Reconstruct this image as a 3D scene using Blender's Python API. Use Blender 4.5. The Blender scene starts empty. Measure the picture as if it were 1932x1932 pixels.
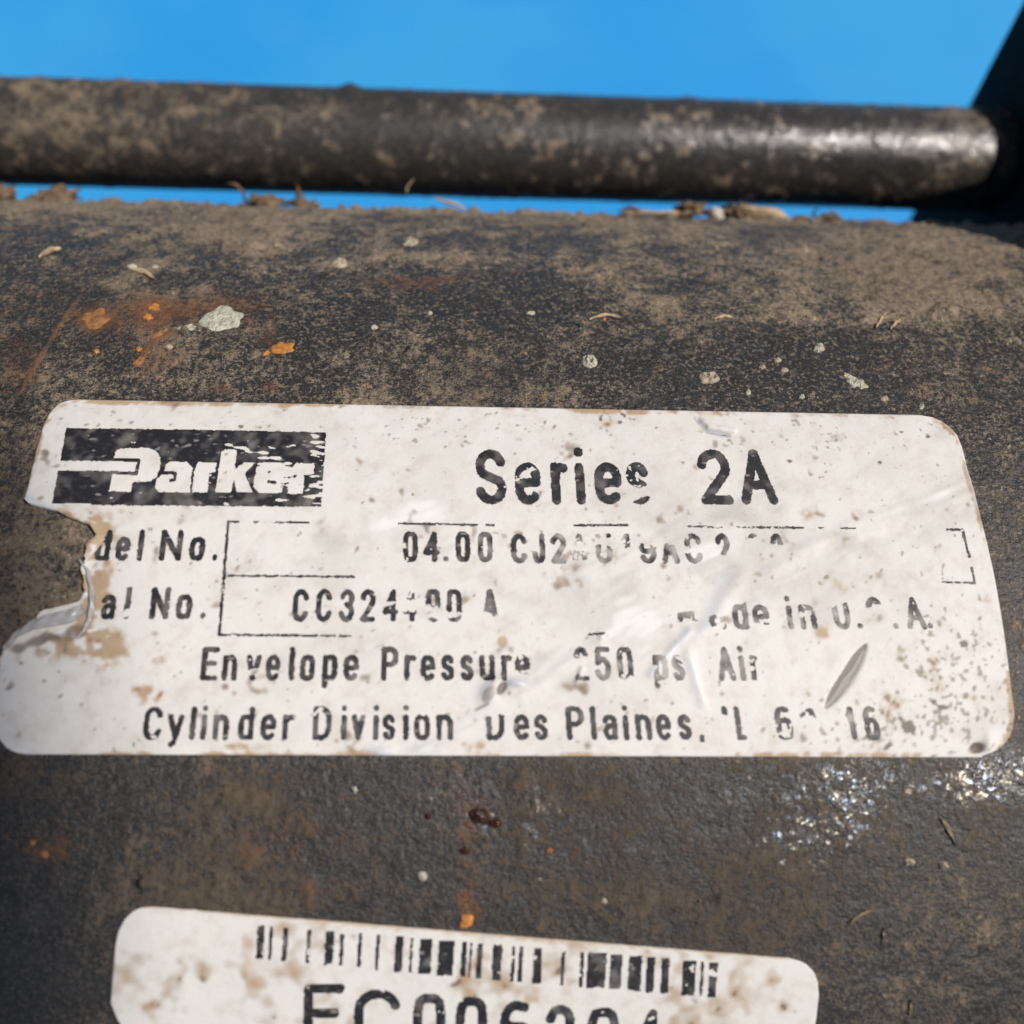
import bpy, math, random
import numpy as np
from mathutils import Vector, Matrix

# ------------------------------------------------------------------ camera, light, exposure
MM = 0.001
CAM_D, PITCH, YAW, ROLL = 109.1635, -0.2074, 0.0444, -0.0138      # mm / rad, relative to the barrel
F_PX = 1933.82                                                    # focal length for a 1932 px wide frame
R_TUBE, ROD_C, ROD_R, ROD_A = 51.4344, 61.18, 5.31, 1.3896
TH0, LX0 = 0.1811, 2.7064
TILT = math.radians(-17.0)                                        # direction axis->camera, from the vertical
SUN_S, SUN_E = math.radians(-10.0), math.radians(31.0)             # sun: lean towards +y, lean towards +x
BLUE = (0.018, 0.275, 0.665)

scn = bpy.context.scene
col = scn.collection
RNG = np.random.default_rng(7)
random.seed(7)

def rot(rx, ry, rz):
    cx, sx, cy, sy, cz, sz = np.cos(rx), np.sin(rx), np.cos(ry), np.sin(ry), np.cos(rz), np.sin(rz)
    X = np.array([[1, 0, 0], [0, cx, -sx], [0, sx, cx]]); Y = np.array([[cy, 0, sy], [0, 1, 0], [-sy, 0, cy]])
    Z = np.array([[cz, -sz, 0], [sz, cz, 0], [0, 0, 1]])
    return Z @ Y @ X
MC = rot(PITCH, YAW, ROLL)
CT, ST = math.cos(TILT), math.sin(TILT)
# barrel frame: x along the axis, z towards the camera, y away; world turns it by TILT round x
L2W = np.array([[1, 0, 0], [0, CT, ST], [0, -ST, CT]])

def to_world(P):
    return (np.asarray(P, float) @ L2W.T) * MM

cam_data = bpy.data.cameras.new('camera')
cam = bpy.data.objects.new('camera', cam_data); col.objects.link(cam)
scn.camera = cam
cam_data.sensor_width = 36; cam_data.sensor_fit = 'HORIZONTAL'
cam_data.lens = 36 * F_PX / 1932
cam_data.clip_start = 0.002; cam_data.clip_end = 30
Rw = L2W @ MC.T
m = Matrix([[*Rw[0], 0], [*Rw[1], 0], [*Rw[2], 0], [0, 0, 0, 1]])
m.translation = Vector(to_world([0, 0, CAM_D]))
cam.matrix_world = m
cam_data.dof.use_dof = True
cam_data.dof.focus_distance = 0.0645
cam_data.dof.aperture_fstop = 29
cam_data.dof.aperture_blades = 0

w = bpy.data.worlds.new('World'); scn.world = w; w.use_nodes = True
nt = w.node_tree
sky = nt.nodes.new('ShaderNodeTexSky'); sky.sky_type = 'NISHITA'; sky.sun_disc = False
svec = Vector((math.sin(SUN_E), math.cos(SUN_E) * math.sin(SUN_S), math.cos(SUN_E) * math.cos(SUN_S)))
sky.sun_elevation = math.asin(svec.z); sky.sun_rotation = math.atan2(svec.x, svec.y)
nt.links.new(sky.outputs[0], nt.nodes['Background'].inputs[0])
nt.nodes['Background'].inputs[1].default_value = 0.055
sd = bpy.data.lights.new('sun', 'SUN'); sd.energy = 4.2; sd.angle = math.radians(0.53); sd.color = (1.0, 0.94, 0.86)
so = bpy.data.objects.new('sun', sd); col.objects.link(so)
so.rotation_euler = svec.to_track_quat('Z', 'Y').to_euler()
so.location = svec * 2
scn.view_settings.view_transform = 'Standard'; scn.view_settings.look = 'None'
scn.view_settings.exposure = 0.0; scn.view_settings.gamma = 1

# ------------------------------------------------------------------ maths: barrel surface <-> photograph
def surf(x, s, h=0.0):
    """point on the barrel at axial x, arc length s from the camera side, height h above the steel"""
    th = s / R_TUBE
    r = R_TUBE + h
    return np.stack([x + 0 * th, r * np.sin(th), r * np.cos(th)], -1)

def project(P):
    d = (P - np.array([0, 0, CAM_D])) @ MC.T
    return 966 + F_PX * d[..., 0] / -d[..., 2], 966 - F_PX * d[..., 1] / -d[..., 2]

def unproject(px, py, R=None):
    """photo position (1932 scale) -> (x, s) on the barrel"""
    R = R or R_TUBE
    px = np.asarray(px, float); py = np.asarray(py, float)
    d = np.stack([(px - 966) / F_PX, (966 - py) / F_PX, -np.ones_like(px)], -1) @ MC
    o = np.array([0, 0, CAM_D])
    a = d[..., 1]**2 + d[..., 2]**2; b = 2 * (d[..., 2] * CAM_D); c = CAM_D**2 - R * R
    t = (-b - np.sqrt(np.maximum(b * b - 4 * a * c, 0))) / (2 * a)
    P = o + d * t[..., None]
    return P[..., 0], R_TUBE * np.arctan2(P[..., 1], P[..., 2])

def fnoise(ny, nx, cell, wl, seed, sx=1.0, sy=1.0, ang=0.0):
    """smooth random field, unit variance, feature size wl (mm), grid cell size cell (mm); sx, sy stretch"""
    r = np.random.default_rng(seed).standard_normal((ny, nx))
    fy = np.fft.fftfreq(ny, cell)[:, None]; fx = np.fft.rfftfreq(nx, cell)[None, :]
    c, s = math.cos(ang), math.sin(ang)
    u = (fx * c + fy * s) * wl * sx; v = (-fx * s + fy * c) * wl * sy
    k = np.exp(-(u * u + v * v) * 2.2)
    o = np.fft.irfft2(np.fft.rfft2(r) * k, s=(ny, nx))
    return (o - o.mean()) / (o.std() + 1e-9)

def nsample(X, S, wl, seed, cell=.08, **k):
    """the same kind of field, looked up at surface coordinates X, S (mm)"""
    cell = max(cell, wl / 6)
    x0, s0 = X.min() - 1, S.min() - 1
    nx, ny = int((X.max() - x0 + 2) / cell) + 2, int((S.max() - s0 + 2) / cell) + 2
    f = fnoise(ny, nx, cell, wl, seed, **k)
    u, v = (X - x0) / cell, (S - s0) / cell
    i, j = u.astype(int), v.astype(int); u, v = u - i, v - j
    return f[j, i] * (1 - u) * (1 - v) + f[j, i + 1] * u * (1 - v) + f[j + 1, i] * (1 - u) * v + f[j + 1, i + 1] * u * v

def sstep(a, b, x):
    t = np.clip((x - a) / (b - a), 0, 1); return t * t * (3 - 2 * t)

def gau(PX, PY, cx, cy, rx, ry, ang=0.0):
    c, s = math.cos(math.radians(ang)), math.sin(math.radians(ang))
    dx, dy = PX - cx, -(PY - cy)
    u = (dx * c + dy * s) / rx; v = (-dx * s + dy * c) / ry
    return np.exp(-(u * u + v * v))

def seg_dist(X, Y, a, b):
    ax, ay = a; bx, by = b
    dx, dy = bx - ax, by - ay
    t = np.clip(((X - ax) * dx + (Y - ay) * dy) / (dx * dx + dy * dy + 1e-12), 0, 1)
    return np.hypot(X - ax - t * dx, Y - ay - t * dy)

def poly_dist(X, Y, pts):
    d = None
    for a, b in zip(pts[:-1], pts[1:]):
        q = seg_dist(X, Y, a, b); d = q if d is None else np.minimum(d, q)
    return d

def in_poly(X, Y, pts):
    ins = np.zeros(X.shape, bool); n = len(pts)
    for i in range(n):
        x1, y1 = pts[i]; x2, y2 = pts[(i + 1) % n]
        if y1 == y2: continue
        c = ((y1 > Y) != (y2 > Y)) & (X < (x2 - x1) * (Y - y1) / (y2 - y1) + x1)
        ins ^= c
    return ins

# ------------------------------------------------------------------ objects
def raw_mesh(name, V, Fc, mat, parent=None, smooth=True, attrs=None, world=True):
    V = to_world(V) if world else np.asarray(V, float)
    me = bpy.data.meshes.new(name)
    Fc = np.asarray(Fc) if not isinstance(Fc, list) else Fc
    if isinstance(Fc, np.ndarray):
        k = Fc.shape[1]
        me.vertices.add(len(V)); me.vertices.foreach_set('co', V.astype(np.float32).ravel())
        me.loops.add(Fc.size); me.loops.foreach_set('vertex_index', Fc.astype(np.int32).ravel())
        me.polygons.add(len(Fc)); me.polygons.foreach_set('loop_start', np.arange(0, Fc.size, k, dtype=np.int32))
        me.polygons.foreach_set('loop_total', np.full(len(Fc), k, np.int32))
        me.update(calc_edges=True)
    else:
        me.from_pydata([tuple(v) for v in V], [], [tuple(int(i) for i in f) for f in Fc])
    if smooth: me.polygons.foreach_set('use_smooth', np.ones(len(me.polygons), bool))
    for k_, a in (attrs or {}).items():
        at = me.attributes.new(k_, 'FLOAT', 'POINT'); at.data.foreach_set('value', np.asarray(a, np.float32).ravel())
    me.materials.append(mat)
    me.validate()
    o = bpy.data.objects.new(name, me); col.objects.link(o)
    if parent: o.parent = parent
    return o

def tag(o, label=None, cat=None, group=None, kind=None):
    if label: o['label'] = label
    if cat: o['category'] = cat
    if group: o['group'] = group
    if kind: o['kind'] = kind
    return o

def grid_faces(ny, nx, off=0):
    i = np.arange(ny - 1)[:, None] * nx + np.arange(nx - 1)[None, :] + off
    return np.stack([i, i + 1, i + nx + 1, i + nx], -1).reshape(-1, 4)

# ------------------------------------------------------------------ materials
class NT:
    def __init__(s, name):
        s.m = bpy.data.materials.new(name); s.m.use_nodes = True
        s.t = s.m.node_tree; s.b = s.t.nodes['Principled BSDF']
        s.tc = s.n('ShaderNodeTexCoord')
        s.mp = s.n('ShaderNodeVectorMath'); s.mp.operation = 'SCALE'; s.mp.inputs['Scale'].default_value = 1000
        s.l(s.tc.outputs['Object'], s.mp.inputs[0]); s.co = s.mp.outputs[0]
    def n(s, k): return s.t.nodes.new(k)
    def l(s, a, b): s.t.links.new(a, b)
    def noise(s, sc, det=3, rough=.55, dist=0, vec=None):
        q = s.n('ShaderNodeTexNoise'); q.inputs['Scale'].default_value = sc; q.inputs['Detail'].default_value = det
        q.inputs['Roughness'].default_value = rough; q.inputs['Distortion'].default_value = dist
        s.l(vec or s.co, q.inputs['Vector']); return q.outputs[0]
    def attr(s, name):
        q = s.n('ShaderNodeAttribute'); q.attribute_name = name; return q.outputs['Fac']
    def ramp(s, x, a, b, lo=0., hi=1.):
        q = s.n('ShaderNodeMapRange'); q.interpolation_type = 'SMOOTHSTEP'
        for k, v in zip(('From Min', 'From Max', 'To Min', 'To Max'), (a, b, lo, hi)): q.inputs[k].default_value = v
        s.l(x, q.inputs['Value']); return q.outputs[0]
    def math(s, op, a, b=None, clamp=False):
        q = s.n('ShaderNodeMath'); q.operation = op; q.use_clamp = clamp
        for i, v in enumerate((a, b)):
            if v is None: continue
            if isinstance(v, (int, float)): q.inputs[i].default_value = v
            else: s.l(v, q.inputs[i])
        return q.outputs[0]
    def mix(s, f, a, b):
        q = s.n('ShaderNodeMix'); q.data_type = 'RGBA'
        for i, v in ((0, f), (6, a), (7, b)):
            if isinstance(v, (int, float)): q.inputs[i].default_value = v
            elif isinstance(v, tuple): q.inputs[i].default_value = (*v, 1)
            else: s.l(v, q.inputs[i])
        return q.outputs[2]
    def bump(s, h, strength, dist, prev=None):
        q = s.n('ShaderNodeBump'); q.inputs['Strength'].default_value = strength; q.inputs['Distance'].default_value = dist * MM
        s.l(h, q.inputs['Height'])
        if prev: s.l(prev, q.inputs['Normal'])
        return q.outputs[0]
    def out(s, color=None, rough=None, normal=None, **kw):
        for k, v in (('Base Color', color), ('Roughness', rough), ('Normal', normal)):
            if v is None: continue
            if isinstance(v, tuple): s.b.inputs[k].default_value = (*v, 1)
            elif isinstance(v, (int, float)): s.b.inputs[k].default_value = v
            else: s.l(v, s.b.inputs[k])
        for k, v in kw.items():
            k = k.replace('_', ' ')
            if isinstance(v, (int, float)): s.b.inputs[k].default_value = v
            else: s.l(v, s.b.inputs[k])
        return s.m

def grimy(name, grit=1.0, attrs=True, rod=False, dust_level=.45, wet=False):
    """black enamel, speckled by dust, with rust"""
    g = NT(name)
    fine = g.noise(3.2, 3, .6); mid = g.noise(1.1, 4, .6); tiny = g.noise(7.5, 2, .6)
    dust = g.attr('dust') if attrs else g.ramp(g.noise(.16, 4, .6), .35, .7, dust_level - .25, dust_level + .25)
    rust = g.attr('rust') if attrs else g.ramp(g.noise(.3, 4, .6), .62, .75)
    v = g.math('ADD', g.math('MULTIPLY', fine, .55), g.math('MULTIPLY', tiny, .45))
    v = g.math('ADD', v, g.math('MULTIPLY', g.math('SUBTRACT', mid, .5), .50))
    soft = g.noise(.35, 4, .6); v = g.math('ADD', v, g.math('MULTIPLY', g.math('SUBTRACT', soft, .5), .40))
    lim = g.math('SUBTRACT', 1.0, dust)
    # speckle: dust where the noise beats the limit
    dm = g.ramp(g.math('SUBTRACT', v, g.math('MULTIPLY_ADD', lim, .34)), -.08, .12)
    lnode = dm.node.inputs['Value'].links[0].from_node.inputs[1].links[0].from_node
    lnode.inputs[2].default_value = .365
    fk = g.math('MULTIPLY', g.ramp(g.noise(3.4, 2, .65), .535, .64), g.ramp(g.noise(.5, 3, .6), .30, .60, .35, 1.0))
    fk = g.math('MULTIPLY', fk, .30 if rod else .66)
    if attrs and not rod: fk = g.math('MULTIPLY', fk, g.math('SUBTRACT', 1.0, g.math('MULTIPLY', g.attr('soil_shade'), .45)))
    dm = g.math('MAXIMUM', dm, fk)
    paint = g.mix(g.noise(.9, 3), (.011, .0105, .010), (.032, .031, .030))
    dcol = g.mix(g.noise(1.9, 4, .7), (.075, .056, .038), (.36, .275, .19))
    dcol = g.mix(g.ramp(g.noise(5.5, 2), .55, .75), dcol, (.50, .41, .30))
    paint = g.mix(g.ramp(g.noise(6.0, 2, .6), .52, .70, 0, .8), paint, (.085, .076, .066))
    if attrs:
        dcol = g.mix(g.attr('soil_shade'), dcol, g.mix(g.noise(1.2, 4, .7), (.036, .026, .018), (.125, .090, .060)))  # browner mud tone, also used to paint shade at the left end
    c = g.mix(dm, paint, dcol)
    rm = g.ramp(g.math('ADD', rust, g.math('MULTIPLY', g.math('SUBTRACT', v, .55), 1.3)), .22, .85)
    rcol = g.mix(g.noise(1.5, 4, .7), (.055, .024, .013), (.24, .095, .030))
    c = g.mix(g.math('MULTIPLY', rm, .8), c, rcol)
    b = g.bump(g.noise(1.6, 4, .65), .20, .10 * grit)
    b = g.bump(g.math('ADD', fine, g.math('MULTIPLY', tiny, .3)), .7, .13 * grit, b)
    b = g.bump(dm, .5, .05 * grit, b)
    if attrs:
        wetm = g.attr('wet')
        r = g.math('SUBTRACT', g.math('MULTIPLY_ADD', dm, .42), g.math('MULTIPLY', wetm, .36))
        r.node.inputs[0].links[0].from_node.inputs[2].default_value = .50
        wv = g.math('MULTIPLY', wetm, g.ramp(g.noise(1.7, 2, .5), .44, .56), True)
        cb = g.bump(g.noise(2.0, 1, .4), .8, .30)
        tint = g.mix(g.ramp(g.noise(2.1, 1), .42, .58), (.55, .72, 1.0), (1.0, .90, .70))
        g.out(c, r, b)
        gl = g.n('ShaderNodeBsdfAnisotropic'); gl.inputs['Roughness'].default_value = .30
        if rod:
            gl.inputs['Roughness'].default_value = .32; gl.inputs['Color'].default_value = (.95, .9, .95, 1); g.l(b, gl.inputs['Normal'])
            wv = g.math('MULTIPLY', wetm, g.ramp(g.noise(1.2, 3, .6), .35, .6, .35, 1.0))
        else:
            g.l(tint, gl.inputs['Color']); g.l(cb, gl.inputs['Normal'])
        mx = g.n('ShaderNodeMixShader'); g.l(g.math('MULTIPLY', wv, .045 if rod else .10), mx.inputs[0])
        g.l(g.b.outputs[0], mx.inputs[1]); g.l(gl.outputs[0], mx.inputs[2])
        g.l(mx.outputs[0], g.t.nodes['Material Output'].inputs['Surface'])
        return g.m
    r = g.ramp(dm, 0, 1, .40, .92)
    return g.out(c, r, b)

M_TUBE = grimy('dusty_black_enamel')
M_ROD = grimy('dusty_black_rod', rod=True, grit=.42)
M_PLAIN = grimy('dusty_black_enamel_plain', attrs=False)
def mat_cap():
    g = NT('black_cast_iron')
    c = g.mix(g.ramp(g.noise(.7, 4, .65), .55, .72), (.010, .010, .010), (.045, .028, .018))
    return g.out(c, .8, g.bump(g.noise(1.4, 4, .6), .5, .3), Specular_IOR_Level=.12)
M_CAP = mat_cap()

def mat_flat(name, c1, c2, sc=2.0, rough=.85, bs=.4, bd=.08, **kw):
    g = NT(name)
    c = g.mix(g.ramp(g.noise(sc, 4, .65), .3, .7), c1, c2)
    return g.out(c, rough, g.bump(g.noise(sc * 2.2, 4, .6), bs, bd), **kw)

def mat_sticker():
    g = NT('soiled_white_vinyl')
    st, dk, fl = g.attr('stain'), g.attr('speck'), g.attr('film')
    base = g.mix(g.noise(.25, 4, .6), (.655, .625, .59), (.72, .695, .665))
    base = g.mix(g.ramp(g.noise(.8, 5, .7), .45, .75), base, (.60, .55, .495))
    base = g.mix(g.ramp(g.attr('painted_glare'), 0, 1), base, (.78, .76, .75))  # bright reflections painted into the vinyl colour
    base = g.mix(g.attr('smear'), base, (.42, .395, .36))
    c = g.mix(st, base, g.mix(g.noise(1.4, 4), (.34, .235, .15), (.50, .37, .24)))
    c = g.mix(dk, c, (.105, .072, .052))
    c = g.mix(fl, c, (.50, .54, .60))
    c = g.mix(g.attr('bare'), c, g.mix(g.noise(2, 3), (.24, .225, .195), (.34, .325, .29)))
    b = g.bump(g.noise(1.2, 4, .6), .35, .10)
    b = g.bump(g.noise(6, 2, .6), .25, .03, b)
    r = g.math('SUBTRACT', .62, g.math('MULTIPLY', fl, .35))
    return g.out(c, r, b)
M_STICK = mat_sticker()

def mat_ink():
    g = NT('worn_black_print')
    n = g.noise(3.0, 4, .7)
    c = g.mix(g.ramp(n, .52, .75), (.012, .012, .015), (.060, .052, .046))
    c = g.mix(g.attr('fade'), c, (.50, .46, .42))
    return g.out(c, .55, g.bump(g.noise(5, 2), .3, .03))
M_INK = mat_ink()

def mat_table():
    g = NT('blue_painted_board')
    a = g.noise(.011, 3, .5); b_ = g.noise(.03, 3, .5)
    c = g.mix(g.ramp(a, .35, .7), BLUE, (.036, .325, .68))
    c = g.mix(g.ramp(b_, .45, .75, 0, .22), c, (.055, .34, .66))
    return g.out(c, .55, g.bump(g.noise(.8, 3), .1, .1))
M_TABLE = mat_table()

M_MUD = mat_flat('dried_mud', (.10, .065, .038), (.24, .165, .10), 1.4, .95, .8, .3)
M_HUSK = mat_flat('dry_husk', (.30, .21, .12), (.52, .39, .25), 1.5, .7, .3, .1)
M_TWIGLET = mat_flat('faded_straw', (.14, .10, .06), (.30, .225, .15), 1.5, .8)
M_STRAW = mat_flat('brown_fibre', (.07, .04, .02), (.20, .12, .06), 1.5, .7)
M_WHITE = mat_flat('chalky_white_splash', (.40, .37, .28), (.74, .71, .58), 2.4, .8, 1.0, .3)
M_TANSPOT = mat_flat('tan_crust', (.28, .22, .15), (.50, .42, .32), 3.0, .9, .7, .12)
M_ORANGE = mat_flat('orange_paint_chip', (.30, .11, .022), (.56, .24, .05), 3.0, .6, .4, .08)
M_OCHRE = mat_flat('ochre_rust', (.16, .07, .025), (.36, .17, .06), 2.2, .9, .7, .12)
M_WET = mat_flat('oily_drop', (.030, .014, .008), (.07, .03, .015), 1.0, .12, .2, .05)
M_CHIP = mat_flat('pale_chip', (.50, .43, .36), (.66, .58, .50), 2.0, .8)

def mat_film():
    g = NT('peeling_clear_film')
    return g.out(g.mix(g.noise(.8, 3), (.30, .27, .24), (.62, .62, .64)), .22, g.bump(g.noise(1.5, 3), .4, .1), Alpha=.82)
M_FILM = mat_film()

# ------------------------------------------------------------------ the table
CAP_H = 64.7
def plane_grid(name, x0, x1, y0, y1, z, n, mat):
    xs = np.linspace(x0, x1, n); ys = np.linspace(y0, y1, n)
    X, Y = np.meshgrid(xs, ys)
    V = np.stack([X, Y, z + 0 * X], -1).reshape(-1, 3) * MM
    return raw_mesh(name, V, grid_faces(n, n), mat, world=False)
table = plane_grid('table_top', -900, 900, -600, 1200, -CAP_H, 8, M_TABLE)
tag(table, kind='structure')

# unseen slab added high on the sun side: its half shadow softens over the left end of the barrel
def unseen_shade_slab():
    px = np.array([-240, -100, 0, 80, 112, 100, 60.]); py = np.array([500, 700, 900, 1150, 1420, 1932, 2500.])
    x, s_ = unproject(px, np.minimum(py, 2450))
    P = to_world(surf(x, s_))
    P = np.vstack([P, P[-1] + [-.35, -.02, 0], P[0] + [-.35, .0, 0]])
    n = len(P); sv = np.array(svec)
    z0 = 1.15
    Q = P + sv * ((z0 - P[:, 2]) / sv[2])[:, None]
    V = np.vstack([Q, Q + [0, 0, .03]])
    Fc = [tuple(range(n)), tuple(range(2 * n - 1, n - 1, -1))] + [(i, n + i, n + (i + 1) % n, (i + 1) % n) for i in range(n)]
    o = raw_mesh('unseen_shade_slab', V, Fc, M_PLAIN, smooth=False, world=False)
    tag(o, kind='structure')
unseen_shade_slab()

# ------------------------------------------------------------------ the cylinder
cyl = bpy.data.objects.new('air_cylinder', None); col.objects.link(cyl)
cyl.empty_display_size = .01
tag(cyl, 'dusty black air cylinder with worn white maker label, lying on the blue table', 'air cylinder')

# outlines of the two stickers in the photograph (1932 px)
OUT_L = [(150,757),(128,759),(112,765),(98,778),(86,800),(76,830),(64,880),(55,920),(50,934),(50,946),(58,954),(84,960),
         (112,966),(127,976),(148,984),(170,992),(181,1004),(183,1014),(172,1022),(165,1036),(159,1052),(156,1075),(161,1100),(160,1122),
         (148,1136),(112,1146),(88,1152),(62,1175),(32,1199),(8,1225),(-3,1245),(-12,1300),(-15,1345),(-9,1380),(3,1397),(15,1411),(30,1419),(52,1423)]
OUT_R = [(1732,786),(1757,790),(1775,798),(1790,809),(1804,824),(1813,847),(1823,887),(1840,946),(1853,999),(1873,1086),(1890,1185),
         (1903,1285),(1911,1344),(1908,1374),(1902,1390),(1893,1403),(1880,1414),(1862,1422),(1850,1424.5)]

# ---- barrel: fine mesh for the side that is seen, coarse for the rest
def build_barrel():
    X0, X1, cell = -63.0, 56.5, 0.145
    S0, S1 = -40.0, 66.0
    nx, ny = int((X1 - X0) / cell), int((S1 - S0) / cell)
    xs = np.linspace(X0, X1, nx); ss = np.linspace(S0, S1, ny)
    X, S = np.meshgrid(xs, ss)
    PX, PY = project(surf(X, S))
    N = lambda wl, seed, **k: fnoise(ny, nx, cell, wl, seed, **k)
    big, mid, sm, fine = N(9, 1), N(2.6, 2), N(.9, 3), N(.35, 4)
    G = lambda *a: gau(PX, PY, *a)
    ang = S / R_TUBE
    dust = .40 + .12 * big + .08 * mid + .04 * sm
    dust += .32 * sstep(500, 405, PY) + .10 * sstep(560, 470, PY)
    h_f = fnoise(ny, nx, cell, .6, 21, sx=.6, sy=1.6)
    dust += .22 * sstep(1.6, 2.4, h_f) + .18 * sstep(1.5, 2.4, N(1.4, 22))
    for a, k in (((1560,530,330,70), .18), ((1830,600,90,80), .14), ((1500,590,60,20,-15), .5), ((1640,600,50,12,10), .5), ((1765,590,50,18,12), .5),
                 ((1220,570,50,14,-8), .55), ((490,462,60,12), .45), ((760,485,130,14,3), .3), ((300,480,200,30), -.12),
                 ((1150,670,330,70), -.20), ((1560,700,260,60), -.20), ((520,715,190,30), .25), ((80,620,80,60), -.16),
                 ((90,1050,100,110), .30), ((60,1120,60,60), .10), ((620,640,160,40), -.05), ((900,600,150,60), -.10),
                 ((350,1550,150,60,25), .16), ((700,1540,130,120), -.16), ((1250,1560,200,100), -.06), ((1000,1560,60,130), -.0),
                 ((1750,1560,220,120), .16), ((1850,1720,90,60), .22), ((1600,1640,230,90), .05), ((1700,1850,180,70), .08),
                 ((150,1500,150,150), -.14), ((1100,1690,500,25,-4), .16), ((420,1690,200,14,-3), .2), ((90,1800,120,200), -.06),
                 ((1830,700,90,140), -.06), ((1800,480,120,60), .22), ((1790,870,70,110), -.03)):
        dust += k * G(*a)
    dust += .09 * sstep(1400, 1480, PY)
    rust = .03 + .10 * N(5, 11) + .05 * sm
    for a, k in (((780,535,120,22,-2), .42), ((330,560,120,26), .30), ((480,560,70,20), .3), ((60,560,80,30), .25), ((330,590,90,20), .38), ((900,520,150,10,4), .4), ((180,600,40,22), .6),
                 ((880,1560,30,150), .28), ((890,1730,26,30), .5), ((45,690,60,60), .38), ((415,735,26,16), .55), ((515,730,30,14), .5),
                 ((95,1600,60,40), .3), ((520,1600,60,40), .3), ((1075,1610,20,20), .3), ((30,900,40,100), .3), ((1810,510,20,12), .4),
                 ((500,640,30,14), .3), ((280,690,30,60,-30), .2), ((1850,470,50,20), .3), ((60,420,120,40), .25), ((190,605,60,40), .4), ((285,590,50,34), .5), ((530,660,44,26), .3), ((460,590,110,50), .3),
                 ((300,640,70,60), .22), ((880,1660,22,100), .2), ((868,1480,60,50), .3), ((520,1590,110,60), .22), ((80,1600,90,60), .2), ((1000,430,900,30), .20), ((1100,1420,900,10), .2), ((900,1690,400,22,-4), .25)):
        rust += k * G(*a)
    wet = np.zeros_like(dust)
    for a, k in (((1590,1480,90,32,4), 1.0), ((1520,1580,70,40), .7), ((1880,1468,80,34,4), 1.3), ((1600,1540,60,40), .8), ((905,1540,26,40), .5),
                 ((1720,1475,60,20), .3), ((1400,1490,26,20), .6), ((860,1520,60,60), .3), ((1040,1580,50,80), .3)):
        wet += k * G(*a)
    wet = np.clip(wet * (.85 + .30 * mid + .25 * sm), 0, 1)
    h = .011 * sm + .010 * fine + .008 * mid
    dl = sstep(.55, .95, dust)
    h += dl * (.05 + .03 * sm + .03 * fine)
    # crusts of dried mud
    for cx, cy, rx, ry, an in ((1500,592,52,16,-14), (1640,602,46,9,8), (1765,592,46,15,10), (1225,572,48,11,-8), (490,462,56,9,0)):
        q = sstep(.45, .8, G(cx, cy, rx, ry, an) + .12 * mid + .10 * sm)
        h += .22 * q * (1 + .25 * sm); dust = np.maximum(dust, .95 * q)
    # scored lines
    for pts, wd, dep in ((((150,560),(105,625),(62,700),(35,745)), 3.5, .05), (((325,625),(285,650),(255,690)), 4, .05)):
        d = poly_dist(PX, PY, pts); q = np.exp(-(d / wd)**2); h += dep * q; rust += .6 * q; dust += .35 * q
    edge = sstep(S0, S0 + 3, S) * sstep(S1, S1 - 3, S) * sstep(X0, X0 + 2, X)
    under = sstep(S0, S0 + 1, S) * 0 + 1
    h = h * edge
    # keep the steel low under the stickers
    ins = (sstep(738, 752, PY) * sstep(1440, 1428, PY) * (PX > -40) * sstep(1925, 1900, PX - .2 * (PY - 1330) * (PY < 1330)) +
           sstep(1685, 1702, PY - (PX - 280) * .075) * sstep(195, 212, PX) * sstep(1575, 1555, PX))
    h = np.where(ins > .5, np.minimum(h, .03), h)
    h += .30 * sstep(.9, 2.2, mid * .7 + sm * .8) * sstep(50.5, 54, S)
    h = np.minimum(h, .62)
    V = surf(X, S, 0) * 1.0
    th = S / R_TUBE
    V = np.stack([X, (R_TUBE + h) * np.sin(th), (R_TUBE + h) * np.cos(th)], -1).reshape(-1, 3)
    Fc = grid_faces(ny, nx)
    soil_shade = .92 * sstep(1380, 1470, PY) - .35 * G(1830, 1720, 130, 150) - .30 * G(1650, 1870, 200, 60) + .55 * sstep(200, 20, PX) * sstep(700, 950, PY) + .12 * big  # mud below the label, plus shade painted down the left end
    soil_shade += .35 * G(100, 600, 200, 120) + .25 * G(900, 700, 120, 90)
    A = {'dust': np.clip(dust, 0, 1), 'rust': np.clip(rust, 0, 1), 'wet': wet, 'soil_shade': np.clip(soil_shade, 0, 1)}
    A = {k: v.ravel() for k, v in A.items()}
    # the rest of the tube, coarse
    def ring(xa, xb, ta, tb, n1, n2):
        nonlocal V, Fc, A
        XX, TT = np.meshgrid(np.linspace(xa, xb, n1), np.linspace(ta, tb, n2))
        P = np.stack([XX, R_TUBE * np.sin(TT), R_TUBE * np.cos(TT)], -1).reshape(-1, 3)
        Fc = np.vstack([Fc, grid_faces(n2, n1, len(V))]); V = np.vstack([V, P])
        for k, v in (('dust', .4), ('rust', .1), ('wet', 0.), ('soil_shade', .3)): A[k] = np.concatenate([A[k], np.full(len(P), v)])
    ring(-112, X1, S1 / R_TUBE, S0 / R_TUBE + 2 * math.pi, 60, 140)
    ring(-112, X0, S0 / R_TUBE, S1 / R_TUBE, 30, 80)
    return raw_mesh('barrel', V, Fc, M_TUBE, cyl, attrs=A)
barrel = build_barrel()

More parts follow.
